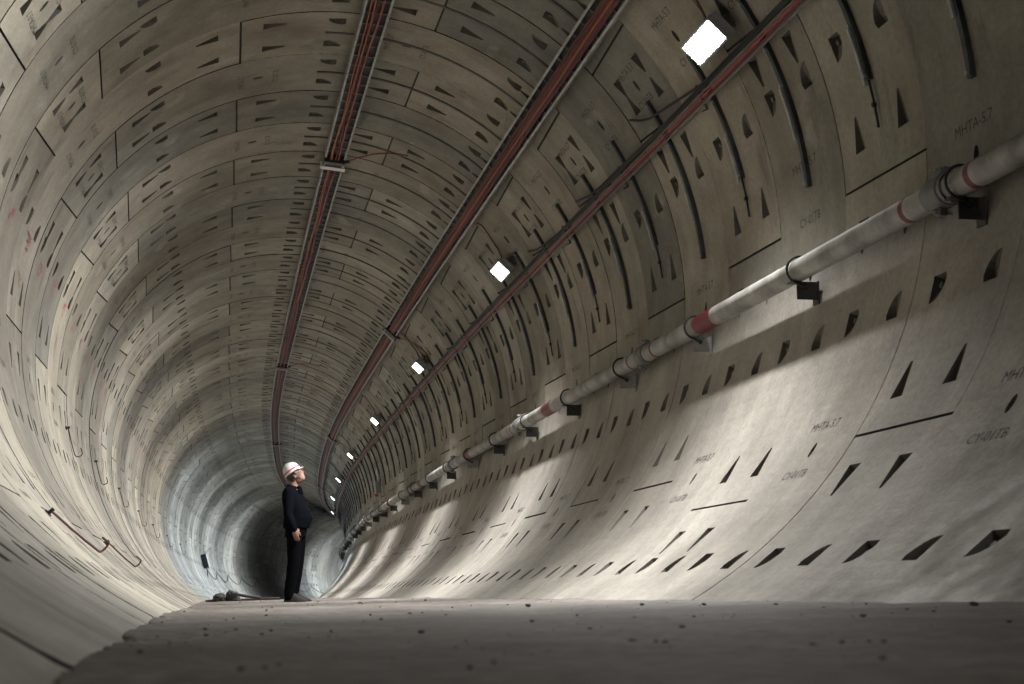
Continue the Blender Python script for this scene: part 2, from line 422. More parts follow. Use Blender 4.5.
# ------------------------------------------------------------------ floor of the invert fill
def floor_material():
    m = bpy.data.materials.new('dusty_mud_floor'); m.use_nodes = True
    nt = m.node_tree; L = nt.links; N = nt.nodes.new; b = nt.nodes['Principled BSDF']
    tc = N('ShaderNodeTexCoord')
    def noise(sc, det, sx=1, sy=1):
        mp = N('ShaderNodeMapping'); mp.inputs['Scale'].default_value = (sx, sy, 1); L.new(tc.outputs['Object'], mp.inputs[0])
        n = N('ShaderNodeTexNoise'); n.inputs['Scale'].default_value = sc; n.inputs['Detail'].default_value = det; L.new(mp.outputs[0], n.inputs['Vector']); return n.outputs['Fac']
    r1 = N('ShaderNodeValToRGB'); r1.color_ramp.elements[0].position = .3; r1.color_ramp.elements[1].position = .7
    r1.color_ramp.elements[0].color = (.115, .100, .088, 1); r1.color_ramp.elements[1].color = (.22, .20, .185, 1)
    L.new(noise(1.6, 8, 1, 1), r1.inputs[0])
    mx = N('ShaderNodeMix'); mx.data_type = 'RGBA'; mx.blend_type = 'MULTIPLY'; mx.inputs['Factor'].default_value = 1
    r2 = N('ShaderNodeValToRGB'); r2.color_ramp.elements[0].position = .35; r2.color_ramp.elements[0].color = (.62, .60, .58, 1); r2.color_ramp.elements[1].position = .6; r2.color_ramp.elements[1].color = (1.1, 1.1, 1.1, 1)
    L.new(noise(22, 5), r2.inputs[0]); L.new(r1.outputs[0], mx.inputs['A']); L.new(r2.outputs[0], mx.inputs['B'])
    L.new(mx.outputs['Result'], b.inputs['Base Color']); b.inputs['Roughness'].default_value = .75; b.inputs['Specular IOR Level'].default_value = .35
    bp = N('ShaderNodeBump'); bp.inputs['Strength'].default_value = .5; bp.inputs['Distance'].default_value = .01
    L.new(noise(14, 8), bp.inputs['Height']); L.new(bp.outputs[0], b.inputs['Normal'])
    return m
M_FLOOR = floor_material()
LZ = ([-12, 2.1, 5.3, 8.6, 14.8, 37, 56], [-.10, -.124, -.148, -.180, -.262, -.489, -.690])
RZ = ([-12, 4.8, 6.8, 10.4, 22.2, 39.6, 56], [-.02, -.075, -.094, -.128, -.243, -.430, -.690])
ZC56 = float(axis_at((56/.8-S0)/1.5)[2])
def left_edge_z(s): return ZUP + float(np.interp(s, *LZ))
def right_edge_z(s): return ZUP + float(np.interp(s, *RZ))
def floor_z(u, w, noise=True):
    """w = 0 at the left wall, 1 at the right wall"""
    s = (S0+1.5*u)*.8; zc = float(axis_at(u)[2])
    if s < 56: zl, zr = left_edge_z(s), right_edge_z(s)
    else: zl = zr = ZUP - .69 + (zc - ZC56)
    z = zl + (zr-zl)*w
    if noise:
        from mathutils import noise as nz
        z += .010*nz.noise((u*2.1, w*9, 0)) + .004*nz.noise((u*9, w*40, 3))
    return z
def floor_pt(u, w, noise=True):
    z = floor_z(u, w, noise); x, y, zc, h = [float(a) for a in axis_at(u)]
    z0 = floor_z(u, 0, False); z1 = floor_z(u, 1, False)
    xl = -math.sqrt(max(.01, RAD**2-(zc-z0)**2)) - .03; xr = math.sqrt(max(.01, RAD**2-(zc-z1)**2)) + .03
    lat = xl + (xr-xl)*w
    return Vector((x + lat*math.cos(h), y - lat*math.sin(h), z))
fb = MB()
from mathutils import noise as nz
us = list(np.arange(-15, 6, .07)) + list(np.arange(6, 60, .5)) + list(np.arange(60, U_MAX, 2))
NW = 56
vs = []
for u in us:
    jag = .06*nz.noise((u*1.7, 1, 1)) + .02*nz.noise((u*6, 2, 1)) + .012*nz.noise((u*17, 5, 1))
    for j in range(NW+1):
        w = j/NW; p = floor_pt(u, w)
        if j == 0: p = p - Vector((0, 0, .03))
        if j == 1:                      # ragged crust along the left edge
            p = floor_pt(u, .010 + max(0, jag)*.7); p.z += .004 + .012*abs(nz.noise((u*9, 7, 1)))
        if j > 1 and w < .08: p = floor_pt(u, max(w, .012 + max(0, jag)*.7 + j*.002)); p.z += .006*nz.noise((u*6, w*30, 4))
        if j == NW: p.z += .01*abs(nz.noise((u*5, 9, 2)))
        vs.append(p)
fs = [(i*(NW+1)+j, i*(NW+1)+j+1, (i+1)*(NW+1)+j+1, (i+1)*(NW+1)+j) for i in range(len(us)-1) for j in range(NW)]
fb.add(vs, fs)
fl = fb.build('floor', M_FLOOR, smooth=True)
tag(fl, 'dusty grey brown mud floor of the tunnel', 'floor', None, 'structure')

# ------------------------------------------------------------------ stones
M_STONE = mat('dark_gravel', (.07, .062, .055), .9, bump=.4, bscale=60)
stone_meshes = []
for k in range(5):
    bm = bmesh.new(); bmesh.ops.create_icosphere(bm, subdivisions=2, radius=1)
    for v in bm.verts:
        d = 1 + .35*nz.noise(v.co*1.3 + Vector((k*5, 0, 0))); v.co *= d; v.co.z *= .6
    me = bpy.data.meshes.new('stone'); bm.to_mesh(me); bm.free(); me.materials.append(M_STONE); stone_meshes.append(me)
cam_h = -YAW
def stone(x, y, size, lab, grp, k=0):
    # nearest floor point
    u = None
    best = 1e9
    for uu in np.arange(-12, 30, .05):
        ax_, ay_, _, h_ = axis_at(uu)
        along = (x-ax_)*math.sin(h_) + (y-ay_)*math.cos(h_)
        if abs(along) < best: best = abs(along); u = uu; lat = (x-ax_)*math.cos(h_) - (y-ay_)*math.sin(h_)
    p0, p1 = floor_pt(u, 0, False), floor_pt(u, 1, False); W_ = (p1-p0).length
    w = (lat + W_/2)/W_
    if not .015 < w < .985: return
    z = floor_pt(u, w).z
    o = bpy.data.objects.new('stone', stone_meshes[k % 5]); COL.objects.link(o)
    o.location = (x, y, z + size*.3); o.scale = (size, size*R_.uniform(.7, 1.1), size*R_.uniform(.6, 1)); o.rotation_euler = (0, 0, R_.uniform(0, 6.28))
    tag(o, lab, 'stone', grp)
def ray_floor(px, py, zf=None):
    """place where the stone seen at this direction lies on the floor"""
    dx = (px-512)/F_PX; dy = (342-py)/F_PX
    d = Vector((dx, math.cos(PITCH) - dy*math.sin(PITCH), math.sin(PITCH) + dy*math.cos(PITCH)))
    t = 1.
    for _ in range(30):
        y = d.y*t; x = d.x*t
        uu = (y/.8 - S0)/1.5 + .3
        h_ = float(axis_at(uu)[3]); ax_, ay_ = [float(a) for a in axis_at(uu)[:2]]
        lat = (x-ax_)*math.cos(h_) - (y-ay_)*math.sin(h_)
        z = floor_z(uu, min(1, max(0, lat/2.9+.5)), False) - ZUP
        t2 = min(z/d.z if d.z < -1e-4 else 25, 25)
        t = t*.5 + t2*.5
    return d.x*t, d.y*t, t
seen = [(140, 656, 5, 'dark brown stone on the mud floor near the left wall, largest of the loose ones', ), (205, 630, 3.5, 'dark pebble left of a twin pebble on the foreground floor'),
 (206, 636, 3.2, 'dark pebble just in front of its twin on the foreground floor'), (236, 630, 3.2, 'dark pebble right of the twin pebbles in the foreground'),
 (262, 634, 3, 'small dark pebble behind the man, left of mid floor'), (271, 631, 2.6, 'small dark pebble in front of the man\'s heels'), (241, 675, 4.5, 'blurred round stone at the bottom edge, left of two others'),
 (265, 673, 4.5, 'blurred round stone at the bottom edge, middle one of three'), (279, 668, 4.5, 'blurred round stone at the bottom edge, right one of three'),
 (170, 642, 3, 'flat dark pebble right of the largest left stone'), (421, 633, 5, 'dark stone in the middle foreground beyond the man'), (381, 620, 3, 'small stone midway between the man and middle stone'),
 (360, 604, 3.4, 'dark pebble on the floor right of the man near the wall foot'), (410, 614, 3, 'little dark pebble behind the middle foreground stone'), (528, 608, 4, 'dark pebble left at the foot of the right wall'),
 (532, 622, 3.2, 'dark pebble in front of the left wall foot pebble'), (632, 640, 5.5, 'dark blurred stone in the right foreground, right of centre'), (656, 640, 4, 'left stone of a blurred pair right of centre'),
 (665, 641, 4, 'right stone of a blurred pair right of centre'), (642, 607, 3, 'flat pebble at the right wall foot, centre right'), (682, 627, 4.2, 'dark pebble above the blurred pair in right foreground'),
 (704, 607, 3, 'small pebble by the right wall foot beyond the pair'), (776, 607, 3, 'small pebble by the right wall foot left of larger one'), (863, 620, 5, 'dark flat stone on the right floor, clear of the others'),
 (812, 646, 4, 'blurred pebble left of the right foreground cluster'), (842, 645, 4.5, 'blurred pebble, left one of the right foreground cluster'), (869, 642, 4.5, 'blurred pebble, rear one of the right foreground cluster'),
 (884, 643, 5, 'blurred stone, right rear one of the right foreground cluster'), (883, 660, 6, 'dark blurred stone in front of the right foreground cluster'), (907, 611, 3, 'small pebble right of the flat stone on the right'),
 (974, 608, 6, 'large flat dark stone near the right edge at wall foot'), (990, 605, 4.5, 'flat dark chip beyond the large stone at right edge'), (1009, 622, 3.6, 'dark pebble nearest the right edge of the floor'),
 (934, 613, 2.6, 'tiny pebble left of the large right edge stone'), (494, 666, 5, 'blurred stone at the bottom edge, centre'), (470, 671, 5, 'blurred stone low in the centre left of another'),
 (590, 629, 3, 'small pebble left of the pebble above the blurred pair'), (694, 618, 2.5, 'tiny pebble between wall foot and pair')]
for k, (a, b, sz, lab) in enumerate(seen):
    x, y, t = ray_floor(a, b); stone(x, y, min(.035, sz*t/F_PX*.75), lab, None, k)
for k in range(150):
    a = R_.uniform(90, 1020); b = 600 + 60*R_.random()**1.7
    if a < 230: b = 612 + 40*R_.random()
    x, y, t = ray_floor(a, b); stone(x, y, min(.016, R_.uniform(.6, 1.5)*t/F_PX), 'tiny dark pebble among the scattered gravel on the mud floor', 'scattered gravel on the floor', k)

# ------------------------------------------------------------------ lamps
LDU = 10.44382/1.5; LU0 = (13.34567-S0)/1.5
LPHI = 1.0039
lamp_slots = [-2, 0, 1, 2, 3, 4, 5, 6, 7, 8, 11, 12, 13, 14, 15, 16]  # rear slot is an added unseen lamp, put in to brighten the near left wall
LAMP_W = 1950.
def lamp_color(k): return (1.0, .985, .955) if k < 5 else (.74, .86, 1.0)
def flood_material(k):
    nm = 'lit_floodlight_lens_%d' % (0 if k < 0 else 1 if k < 5 else 2)
    if nm in MATS: return MATS[nm]
    m = mat(nm, (.9, .9, .9), .4, emit=(lamp_color(k), 1)); nt = m.node_tree; N = nt.nodes.new; L = nt.links
    g = N('ShaderNodeNewGeometry'); d = N('ShaderNodeVectorMath'); d.operation = 'DOT_PRODUCT'
    L.new(g.outputs['Incoming'], d.inputs[0]); L.new(g.outputs['Normal'], d.inputs[1])
    # beam profile of the floodlight lens: bright within about 60 degrees of its axis
    r = N('ShaderNodeMapRange'); r.interpolation_type = 'SMOOTHSTEP'
    r.inputs[1].default_value = BEAM[0]; r.inputs[2].default_value = BEAM[1]; r.inputs[3].default_value = 10; r.inputs[4].default_value = LAMP_W*(LAMPB if k < 0 else 1 if k < 5 else 1.3)
    L.new(d.outputs['Value'], r.inputs[0]); L.new(r.outputs[0], nt.nodes['Principled BSDF'].inputs['Emission Strength'])
    return m
BEAM = (.30, .95); LAMPB = 0.35  # beam limits, then strength of the added rear lamp
def make_lamp(u, idx, k):
    e = empty('tunnel_lamp', P(u, LPHI, .02), ('added unseen floodlight behind the camera, lighting the near left wall' if idx < 0 else 'nearest and largest lit white floodlight on the upper right vault' if idx == 0 else 'lit white floodlight, %s one along the upper right vault' % ordn(idx)), 'lamp', 'floodlights along the upper right vault')
    M0 = FM(u, LPHI, 0)
    M = M0 @ Matrix.Translation((0, 0, .10)) @ Matrix.Rotation(math.radians(-15), 4, 'X') @ Matrix.Rotation(math.radians(42 if idx < 0 else 0), 4, 'Y') @ Matrix.Translation((0, 0, -.10))
    org = Vector(P(u, LPHI, .02))
    b = MB()
    b.box(M, .64, .205, .07, (0, 0, .128), bev=.010)
    for i in range(9): b.box(M, .012, .16, .03, (-.24+.06*i, 0, .072))
    b.build('lamp_housing', M_GREYBOX, e, origin=org)
    d = MB(); d.box(M, .60, .17, .012, (0, 0, .172), bev=.004)
    fr = MB()
    for sx in (-1, 1): fr.box(M, .016, .215, .045, (sx*.312, 0, .160), bev=.004)
    for sy in (-1, 1): fr.box(M, .64, .014, .05, (0, sy*.098, .163), bev=.004)
    fr.build('bezel', M_GREYBOX, e, origin=org)
    em = flood_material(k)
    dob = d.build('diffuser', [em, M_WHITE], e, origin=org)
    zc_ = (M.to_3x3() @ Vector((0, 0, 1)))
    for pl in dob.data.polygons: pl.material_index = 0 if pl.normal.dot(zc_) > .95 else 1
    br = MB()
    for sx in (-.2, .2):
        br.box(M0, .03, .012, .10, (sx, .05, .05)); br.box(M0, .03, .012, .10, (sx, -.05, .05))
    br.build('mounting_bracket', M_GALVD, e, origin=org)
    c = MB()
    pts = [P(u+.0, LPHI-.03, .10), P(u+.0, LPHI-.045, .06), P(u+.02, LPHI-.08, .03), P(u-.02, LPHI-.15, .025), P(u-.08, LPHI-.2, .03), P(u-.1, .78, .06)]
    c.tube(pts, .009, 6)
    c.build('supply_cable', M_RED2, e, origin=org)
for idx, k in enumerate(lamp_slots): make_lamp(LU0 + LDU*k, idx-1, k)

# ------------------------------------------------------------------ cable trays and cables
def frange(a, b, st):
    n = max(1, int(round((b-a)/st))); return [a+(b-a)*i/n for i in range(n+1)]
SHARED = {}
def part_copy(key, name, builder, mt, parent, M):
    if key not in SHARED:
        b = MB(); builder(b); me = bpy.data.meshes.new(name); me.from_pydata(b.v, [], b.f); me.materials.append(mt)
        bm = bmesh.new(); bm.from_mesh(me); bmesh.ops.recalc_face_normals(bm, faces=bm.faces[:]); bm.to_mesh(me); bm.free(); SHARED[key] = me
    o = bpy.data.objects.new(name, SHARED[key]); COL.objects.link(o); o.parent = parent
    o.matrix_local = Matrix.Translation(-Vector(parent.location)) @ M
    return o
I4 = Matrix.Identity(4)
def tray_section(u0, u1, phi, dr, width, h, label, group, rung=.25):
    e = empty('cable_tray', P((u0+u1)/2, phi, dr), label, 'cable tray', group)
    us = frange(u0, u1, .5); w = width/2; org = e.location
    for sg in (-1, 1):
        b = MB()
        b.sweep(us, phi, dr, [(sg*(w-.002), -h/2), (sg*w, -h/2), (sg*w, h/2), (sg*(w-.022), h/2), (sg*(w-.022), h/2-.003), (sg*(w-.002), h/2-.003)])
        b.build('side_rail', M_GALV, e, origin=org)
    b = MB(); b.sweep(us, phi, dr, [(-(w-.004), -h/2), (-(w-.004), -h/2+.003), (w-.004, -h/2+.003), (w-.004, -h/2)]); b.build('base_plate', M_BLKST, e, origin=org)
    u = u0 + .1
    while u < u1-.05:
        part_copy('rung%.2f' % width, 'rung', lambda b: b.box(I4, .028, width-.01, .014, (0, 0, -h*.28)), M_GALVD, e, FM(u, phi, dr)); u += rung
    u = u0 + .54
    while u < u1-.3:
        part_copy('hanger', 'hanger', lambda b: b.box(I4, .03, .16, .08, (0, 0, .04)), M_CHAN, e, FM(u, phi, 0)); u += 2.
def cable(name, mt, phi, dr, r, u0, u1, amp, seed, label, group, step=.35, boxes=None, off=0.):
    rr = random.Random(seed); ph = [rr.uniform(0, 6.28) for _ in range(3)]
    pts = []
    for u in frange(u0, u1, step):
        a = amp*(math.sin(u*1.3+ph[0])*.5 + math.sin(u*2.9+ph[1])*.35 + math.sin(u*.37+ph[2])*.5)
        fade = 1.
        if u > 25: fade = .6
        pts.append(P(u, phi + (off + a*fade)/RAD, dr + .004*math.sin(u*2+ph[2])))
    b = MB(); b.tube(pts, r, 6)
    o = b.build(name, mt, smooth=True, origin=pts[0], fixn=False)
    tag(o, label, 'cable', group)
TR1, TR2 = .0947, .7297
T1U = [-9.75, 4.77, 19.29, 33.82, 48.3, 62.8, 77.3]
T2U = [-3.2-14.92+14.92-0, 11.72, 26.66, 41.6, 56.5, 71.4, 86.3]
T2U[0] = -3.22
for i, (a, b) in enumerate(zip(T1U[:-1], T1U[1:])):
    tray_section(a+.12, b-.12, TR1, .13, .25, .10, '%s galvanised ladder tray length along the left ceiling tray run' % ordn(i), 'ladder tray lengths of the left run')
T2 = [-9.2] + T2U
for i, (a, b) in enumerate(zip(T2[:-1], T2[1:])):
    tray_section(a+.12, b-.12, TR2, .13, .24, .10, '%s galvanised ladder tray length along the right ceiling tray run' % ordn(i), 'ladder tray lengths of the right run')
for k in range(4):
    cable('orange_cable', M_ORANGE if k != 2 else M_RED2, TR1, .135+.006*(k % 2), .0095, -9.5, 78, .016, k+5, '%s orange power cable in the left ceiling tray, counted from the left' % ONES[k+1], 'orange cables in the left tray', off=-.045+.026*k)
for k in range(6):
    cable('red_cable', M_RED2 if k != 3 else M_ORANGE, TR2, .14+.006*(k % 2), .0125, -9, 86, .005, k+25, '%s dull red power cable in the right ceiling tray, counted from the left' % ONES[k+1], 'red cables in the right tray', off=-.05+.021*k)
# junction boxes between tray lengths
def junction(u, phi, label, group, white):
    org = P(u, phi, .13); e = empty('junction_box', org, label, 'junction box', group)
    M = FM(u, phi, 0)
    b = MB(); b.box(M, .22, .24, .10, (.16, 0, .13), bev=.01); b.build('box_body', M_BLKST, e, origin=org)
    b = MB(); b.box(M, .13, .30, .012, (0.30, 0, .19), bev=.004); b.box(M, .012, .30, .09, (.36, 0, .15)); b.build('splice_plate', M_WHITE if white else M_GALV, e, origin=org)
    b = MB(); b.cyl(M @ Vector((.16, .12, .13)), M @ Vector((.16, .19, .11)), .022, .018, 8); b.build('cable_gland', M_BLACK, e, origin=org)
    b = MB(); pts = [P(u+.13, phi+.06, .11), P(u+.05, phi+.1, .06), P(u-.1, phi+.16, .02), P(u-.28, phi+.22, .014), P(u-.42, phi+.29, .012)]
    b.tube(pts, .008, 6); b.build('branch_cable', M_ORANGE, e, origin=org)
for i, u in enumerate(T1U[1:5]): junction(u, TR1, '%s junction box in the left ceiling tray run' % ordn(i), 'junction boxes of the left tray', i == 0)
for i, u in enumerate(T2U[1:4]): junction(u, TR2, '%s junction box in the right ceiling tray run' % ordn(i), 'junction boxes of the right tray', False)
# cable bundle on hooks below the lamps
T3 = 1.102
for k, (mt, off, dr, r, lab) in enumerate([(M_BLACK, -.075, .075, .014, 'thick black upper cable of the bundle below the floodlights'), (M_BLACK, -.048, .082, .012, 'second black cable of the bundle below the floodlights'),
        (M_GALVD, -.022, .088, .010, 'grey steel wire cable in the bundle below the floodlights'), (M_PINK, .002, .092, .0075, 'thin bright red cable of the bundle below the floodlights'),
        (M_RED2, .022, .086, .010, 'dull red cable at the lower edge of the bundle'), (M_GALVD, .045, .08, .010, 'grey sheathed lowest cable of the bundle below the floodlights')]):
    cable('bundle_cable', mt, T3, dr, r, -9, 86, .004 if k != 1 else .010, 60+k, lab, None, off=off)
for i, uu in enumerate(frange(-5.46, 40.54, 1.0)[::2]):
    org = P(uu, T3, .03); M = FM(uu, T3, 0)
    e = empty('cable_hook', org, '%s steel hook carrying the cable bundle below the floodlights' % ordn(i), 'cable hook', 'hooks under the cable bundle')
    b = MB(); b.box(M, .035, .20, .008, (0, -.01, .062)); b.box(M, .03, .008, .05, (0, .09, .085)); b.build('hook_arm', M_BLKST, e, origin=org)
    b = MB(); b.box(M, .03, .02, .06, (0, -.04, .032)); b.build('stand_off', M_BLKST, e, origin=org)
# two black loose ends tied against the bundle
for i, (ua, pa, ub, pb, uc, pc) in enumerate([(1.93, 1.035, 1.2, 1.065, -.3, 1.075), (4.0, 1.03, 3.4, 1.06, 2.4, 1.08), (-.1, .985, -.5, 1.03, -1.6, 1.075)]):
    b = MB(); b.tube([P(ua, pa, .03), P((ua+ub)/2, (pa+pb)/2+.006, .04), P(ub, pb, .06), P(uc, pc, .075)], .011, 6)
    o = b.build('loose_cable', M_BLACK, smooth=True, origin=P(ua, pa, .03), fixn=False)
    tag(o, ['black loose cable end branching off beside the second floodlight', 'black loose cable end branching off the bundle above the second floodlight', 'short black cable end branching off the bundle below the nearest floodlight'][i], 'cable')

# ------------------------------------------------------------------ channels bolted round the rings
def channel(i, p0, p1, p2, w, label, group, hard):
    u = i + .47 + (.0 if not hard else 0)
    org = P(u, p0, 0); e = empty('mounting_channel', org, label, 'steel channel', group)
    phs = frange(p0, p1, .03); b = MB(); vs = []
    hw = w/2/RW
    d = .010 if not hard else .032
    for ph in phs: vs += [P(u-hw, ph, 0), P(u-hw, ph, d), P(u+hw, ph, d), P(u+hw, ph, 0)]
    n = len(phs)
    fs = [(a*4+j, a*4+(j+1) % 4, (a+1)*4+(j+1) % 4, (a+1)*4+j) for a in range(n-1) for j in range(4)] + [(0, 1, 2, 3), ((n-1)*4+3, (n-1)*4+2, (n-1)*4+1, (n-1)*4)]
    b.add(vs, fs); b.build('rail', M_CHAN if hard else M_CHAN2, e, origin=org)
    if hard:
        b = MB(); vs = []
        q0 = p0 + .24
        for ph in frange(q0, q0+.13, .03): vs += [P(u+hw*.2, ph, .03), P(u+hw*.2, ph, .05), P(u+hw*1.5, ph, .05), P(u+hw*1.5, ph, .03)]
        n = len(vs)//4
        fs = [(a*4+j, a*4+(j+1) % 4, (a+1)*4+(j+1) % 4, (a+1)*4+j) for a in range(n-1) for j in range(4)] + [(0, 1, 2, 3), ((n-1)*4+3, (n-1)*4+2, (n-1)*4+1, (n-1)*4)]
        b.add(vs, fs); b.build('bracket_plate', M_GALV, e, origin=org)
        for ph in (p0+.012, p0+.14, p0+.235, p1-.01):
            part_copy('chbolt', 'bolt', lambda b: b.cyl((0, 0, .03), (0, 0, .048), .013, n=6), M_GALV, e, FM(u, ph, 0))
        if p2 > p1 + .01:
            b = MB(); b.tube([P(u, p1-.01, .02), P(u, (p1+p2)/2, .018), P(u, p2, .018)], .008, 6)
            b.cyl(P(u, p1+.055, .01), P(u, p1+.055, .035), .016, n=6)
            b.build('threaded_rod', M_BLKST, e, origin=org)
n1 = n2 = 0
for i in range(-5, 62):
    channel(i, -.045, .71, 0, .042, '%s dark steel channel round the crown between the ceiling trays' % ordn(i+5), 'steel channels across the crown', False)
for i in range(-6, 62):
    A = i % 2 == 0
    channel(i, .985, 1.345 if A else 1.475, 1.45 if A else 0, .045, '%s dark steel channel hanging down the right wall, crossed by the cable bundle' % ordn(i+6), 'steel channels on the right wall', True)

# ------------------------------------------------------------------ steel water pipe on the right wall
PPHI, PDR, PR = 1.699, .165, .0725
def ring_pts(u, r, n=24, phi=PPHI):
    M = FM(u, phi, PDR); return [M @ Vector((0, r*math.cos(2*PI*j/n), r*math.sin(2*PI*j/n))) for j in range(n)]
def pipe_tube(b, ua, ub, r, step=.4, caps=True, prof=None, n=24):
    us = frange(ua, ub, step) if prof is None else [p[0] for p in prof]
    rs = [r]*len(us) if prof is None else [p[1] for p in prof]
    vs = []
    for u, q in zip(us, rs): vs += ring_pts(u, q, n)
    fs = [(i*n+j, i*n+(j+1) % n, (i+1)*n+(j+1) % n, (i+1)*n+j) for i in range(len(us)-1) for j in range(n)]
    if caps: fs += [tuple(range(n)), tuple(range((len(us)-1)*n, len(us)*n))]
    b.add(vs, fs)
def pipe_material():
    m = mat('weathered_galvanised_pipe', (.40, .40, .375), .45, .1)
    nt = m.node_tree; N = nt.nodes.new; L = nt.links; b = nt.nodes['Principled BSDF']
    tc = N('ShaderNodeTexCoord'); n = N('ShaderNodeTexNoise'); n.inputs['Scale'].default_value = 3.5; n.inputs['Detail'].default_value = 9; n.inputs['Roughness'].default_value = .6
    L.new(tc.outputs['Object'], n.inputs['Vector'])
    r = N('ShaderNodeValToRGB'); r.color_ramp.elements[0].position = .36; r.color_ramp.elements[0].color = (.17, .165, .15, 1)
    r.color_ramp.elements[1].position = .6; r.color_ramp.elements[1].color = (.36, .355, .335, 1); L.new(n.outputs['Fac'], r.inputs[0]); L.new(r.outputs[0], b.inputs['Base Color'])
    rr = N('ShaderNodeMapRange'); rr.inputs[3].default_value = .4; rr.inputs[4].default_value = .65; L.new(n.outputs['Fac'], rr.inputs[0]); L.new(rr.outputs[0], b.inputs['Roughness'])
    return m
M_PIPE = pipe_material()
cps = [.52 + 5*k for k in range(-2, 15)]
for i, (a, c) in enumerate(zip(cps[:-1], cps[1:])):
    org = P((a+c)/2, PPHI, PDR)
    e = empty('water_pipe', org, '%s length of grey galvanised water pipe along the right wall' % ordn(i), 'pipe', 'water pipe lengths along the right wall')
    b = MB(); pipe_tube(b, a+.004, c-.004, PR); b.build('pipe_barrel', M_PIPE, e, smooth=True, origin=org)
    b = MB(); pipe_tube(b, a+3.25, a+3.62, PR+.0015, .1); o = b.build('red_band', M_REDBAND, e, smooth=True, origin=org); o['label'] = 'wide dark red painted band'
    for q in (a+.33, c-.33):
        b = MB(); pipe_tube(b, q-.022, q+.022, PR+.0015, .05); o = b.build('ring_mark', M_REDBAND, e, smooth=True, origin=org); o['label'] = 'thin dark red painted ring'
for i, u in enumerate(cps[1:-1]):
    org = P(u, PPHI, PDR)
    e = empty('pipe_coupling', org, '%s bolted grooved coupling joining the water pipe lengths' % ordn(i), 'pipe coupling', 'couplings on the water pipe')
    b = MB(); R0 = PR
    pipe_tube(b, 0, 0, 0, prof=[(u-.10, R0+.001), (u-.10, R0+.012), (u-.07, R0+.012), (u-.065, R0+.020), (u+.065, R0+.020), (u+.07, R0+.012), (u+.10, R0+.012), (u+.10, R0+.001)])
    b.build('clamp_ring', M_GALVD, e, smooth=True, origin=org)
    M = FM(u, PPHI, PDR)
    for sg in (-1, 1):
        b = MB(); b.box(M, .055, .055, .045, (0, sg*(R0+.035), 0), bev=.008); b.build('lug', M_GALVD, e, origin=org)
        b = MB()
        b.cyl(M @ Vector((0, sg*(R0+.04), -.06)), M @ Vector((0, sg*(R0+.04), .06)), .009, n=8)
        for zz in (-.04, .03): b.cyl(M @ Vector((0, sg*(R0+.04), zz)), M @ Vector((0, sg*(R0+.04), zz+.014)), .016, n=6)
        b.build('bolt', M_GALV, e, origin=org)
M_FRAME = Matrix
for i in range(0, 30):
    u = -4.62 + 1.955*i
    if u > 50: break
    org = P(u, PPHI, .0)
    e = empty('pipe_bracket', org, '%s steel wall bracket with U-bolt holding the water pipe' % ordn(i), 'pipe bracket', 'brackets under the water pipe')
    # bracket stands on the wall just under the pipe: vertical channel post on a wall plate plus a cross arm under the pipe
    _, _, _, h = axis_at(u); h = float(h); c = Vector(P(u, PPHI, PDR)); lat = Vector((math.cos(h), -math.sin(h), 0)); t = Vector((math.sin(h), math.cos(h), 0))
    wall_lat = Vector(P(u, PPHI+.05, 0))
    Mx = Matrix(((t.x, lat.x, 0, c.x), (t.y, lat.y, 0, c.y), (t.z, lat.z, 1, c.z), (0, 0, 0, 1)))
    mt = M_GALV if i in (2, 3) or i % 4 == 3 else M_PRIM
    gap = (wall_lat - c).dot(lat) - .012
    b = MB(); b.box(Mx, .08, gap+.06, .008, (0, gap/2-.03, -PR-.005)); b.box(Mx, .008, gap+.02, .115, (-.036, gap/2-.01, -PR-.062))
    b.build('support_arm', mt, e, origin=org)
    b = MB(); b.box(Mx, .10, .010, .15, (0, gap-.004, -PR-.07)); b.build('wall_plate', mt, e, origin=org)
    b = MB(); pts = []
    for a in np.linspace(-30, 205, 22):
        q = math.radians(a); pts.append(Mx @ Vector((.03, -math.cos(q)*(PR+.016), math.sin(q)*(PR+.016))))
    # the bolt legs run to the arm
    qq = [math.radians(a) for a in np.linspace(118, -78, 24)]
    pts = [Mx @ Vector((-.048, gap*.75, PR*.75))] + [Mx @ Vector((-.048, -math.cos(q)*(PR+.017), math.sin(q)*(PR+.017))) for q in qq] + [Mx @ Vector((-.048, .012, -PR-.030)), Mx @ Vector((-.048, .035, -PR-.042))]
    b.tube(pts, .0085, 7); b.build('u_bolt', M_BLACK, e, smooth=True, origin=org)
    b = MB(); b.cyl(Mx @ Vector((-.048, .030, -PR-.040)), Mx @ Vector((-.048, .050, -PR-.050)), .016, n=6); b.build('nut', M_BLKST, e, origin=org)

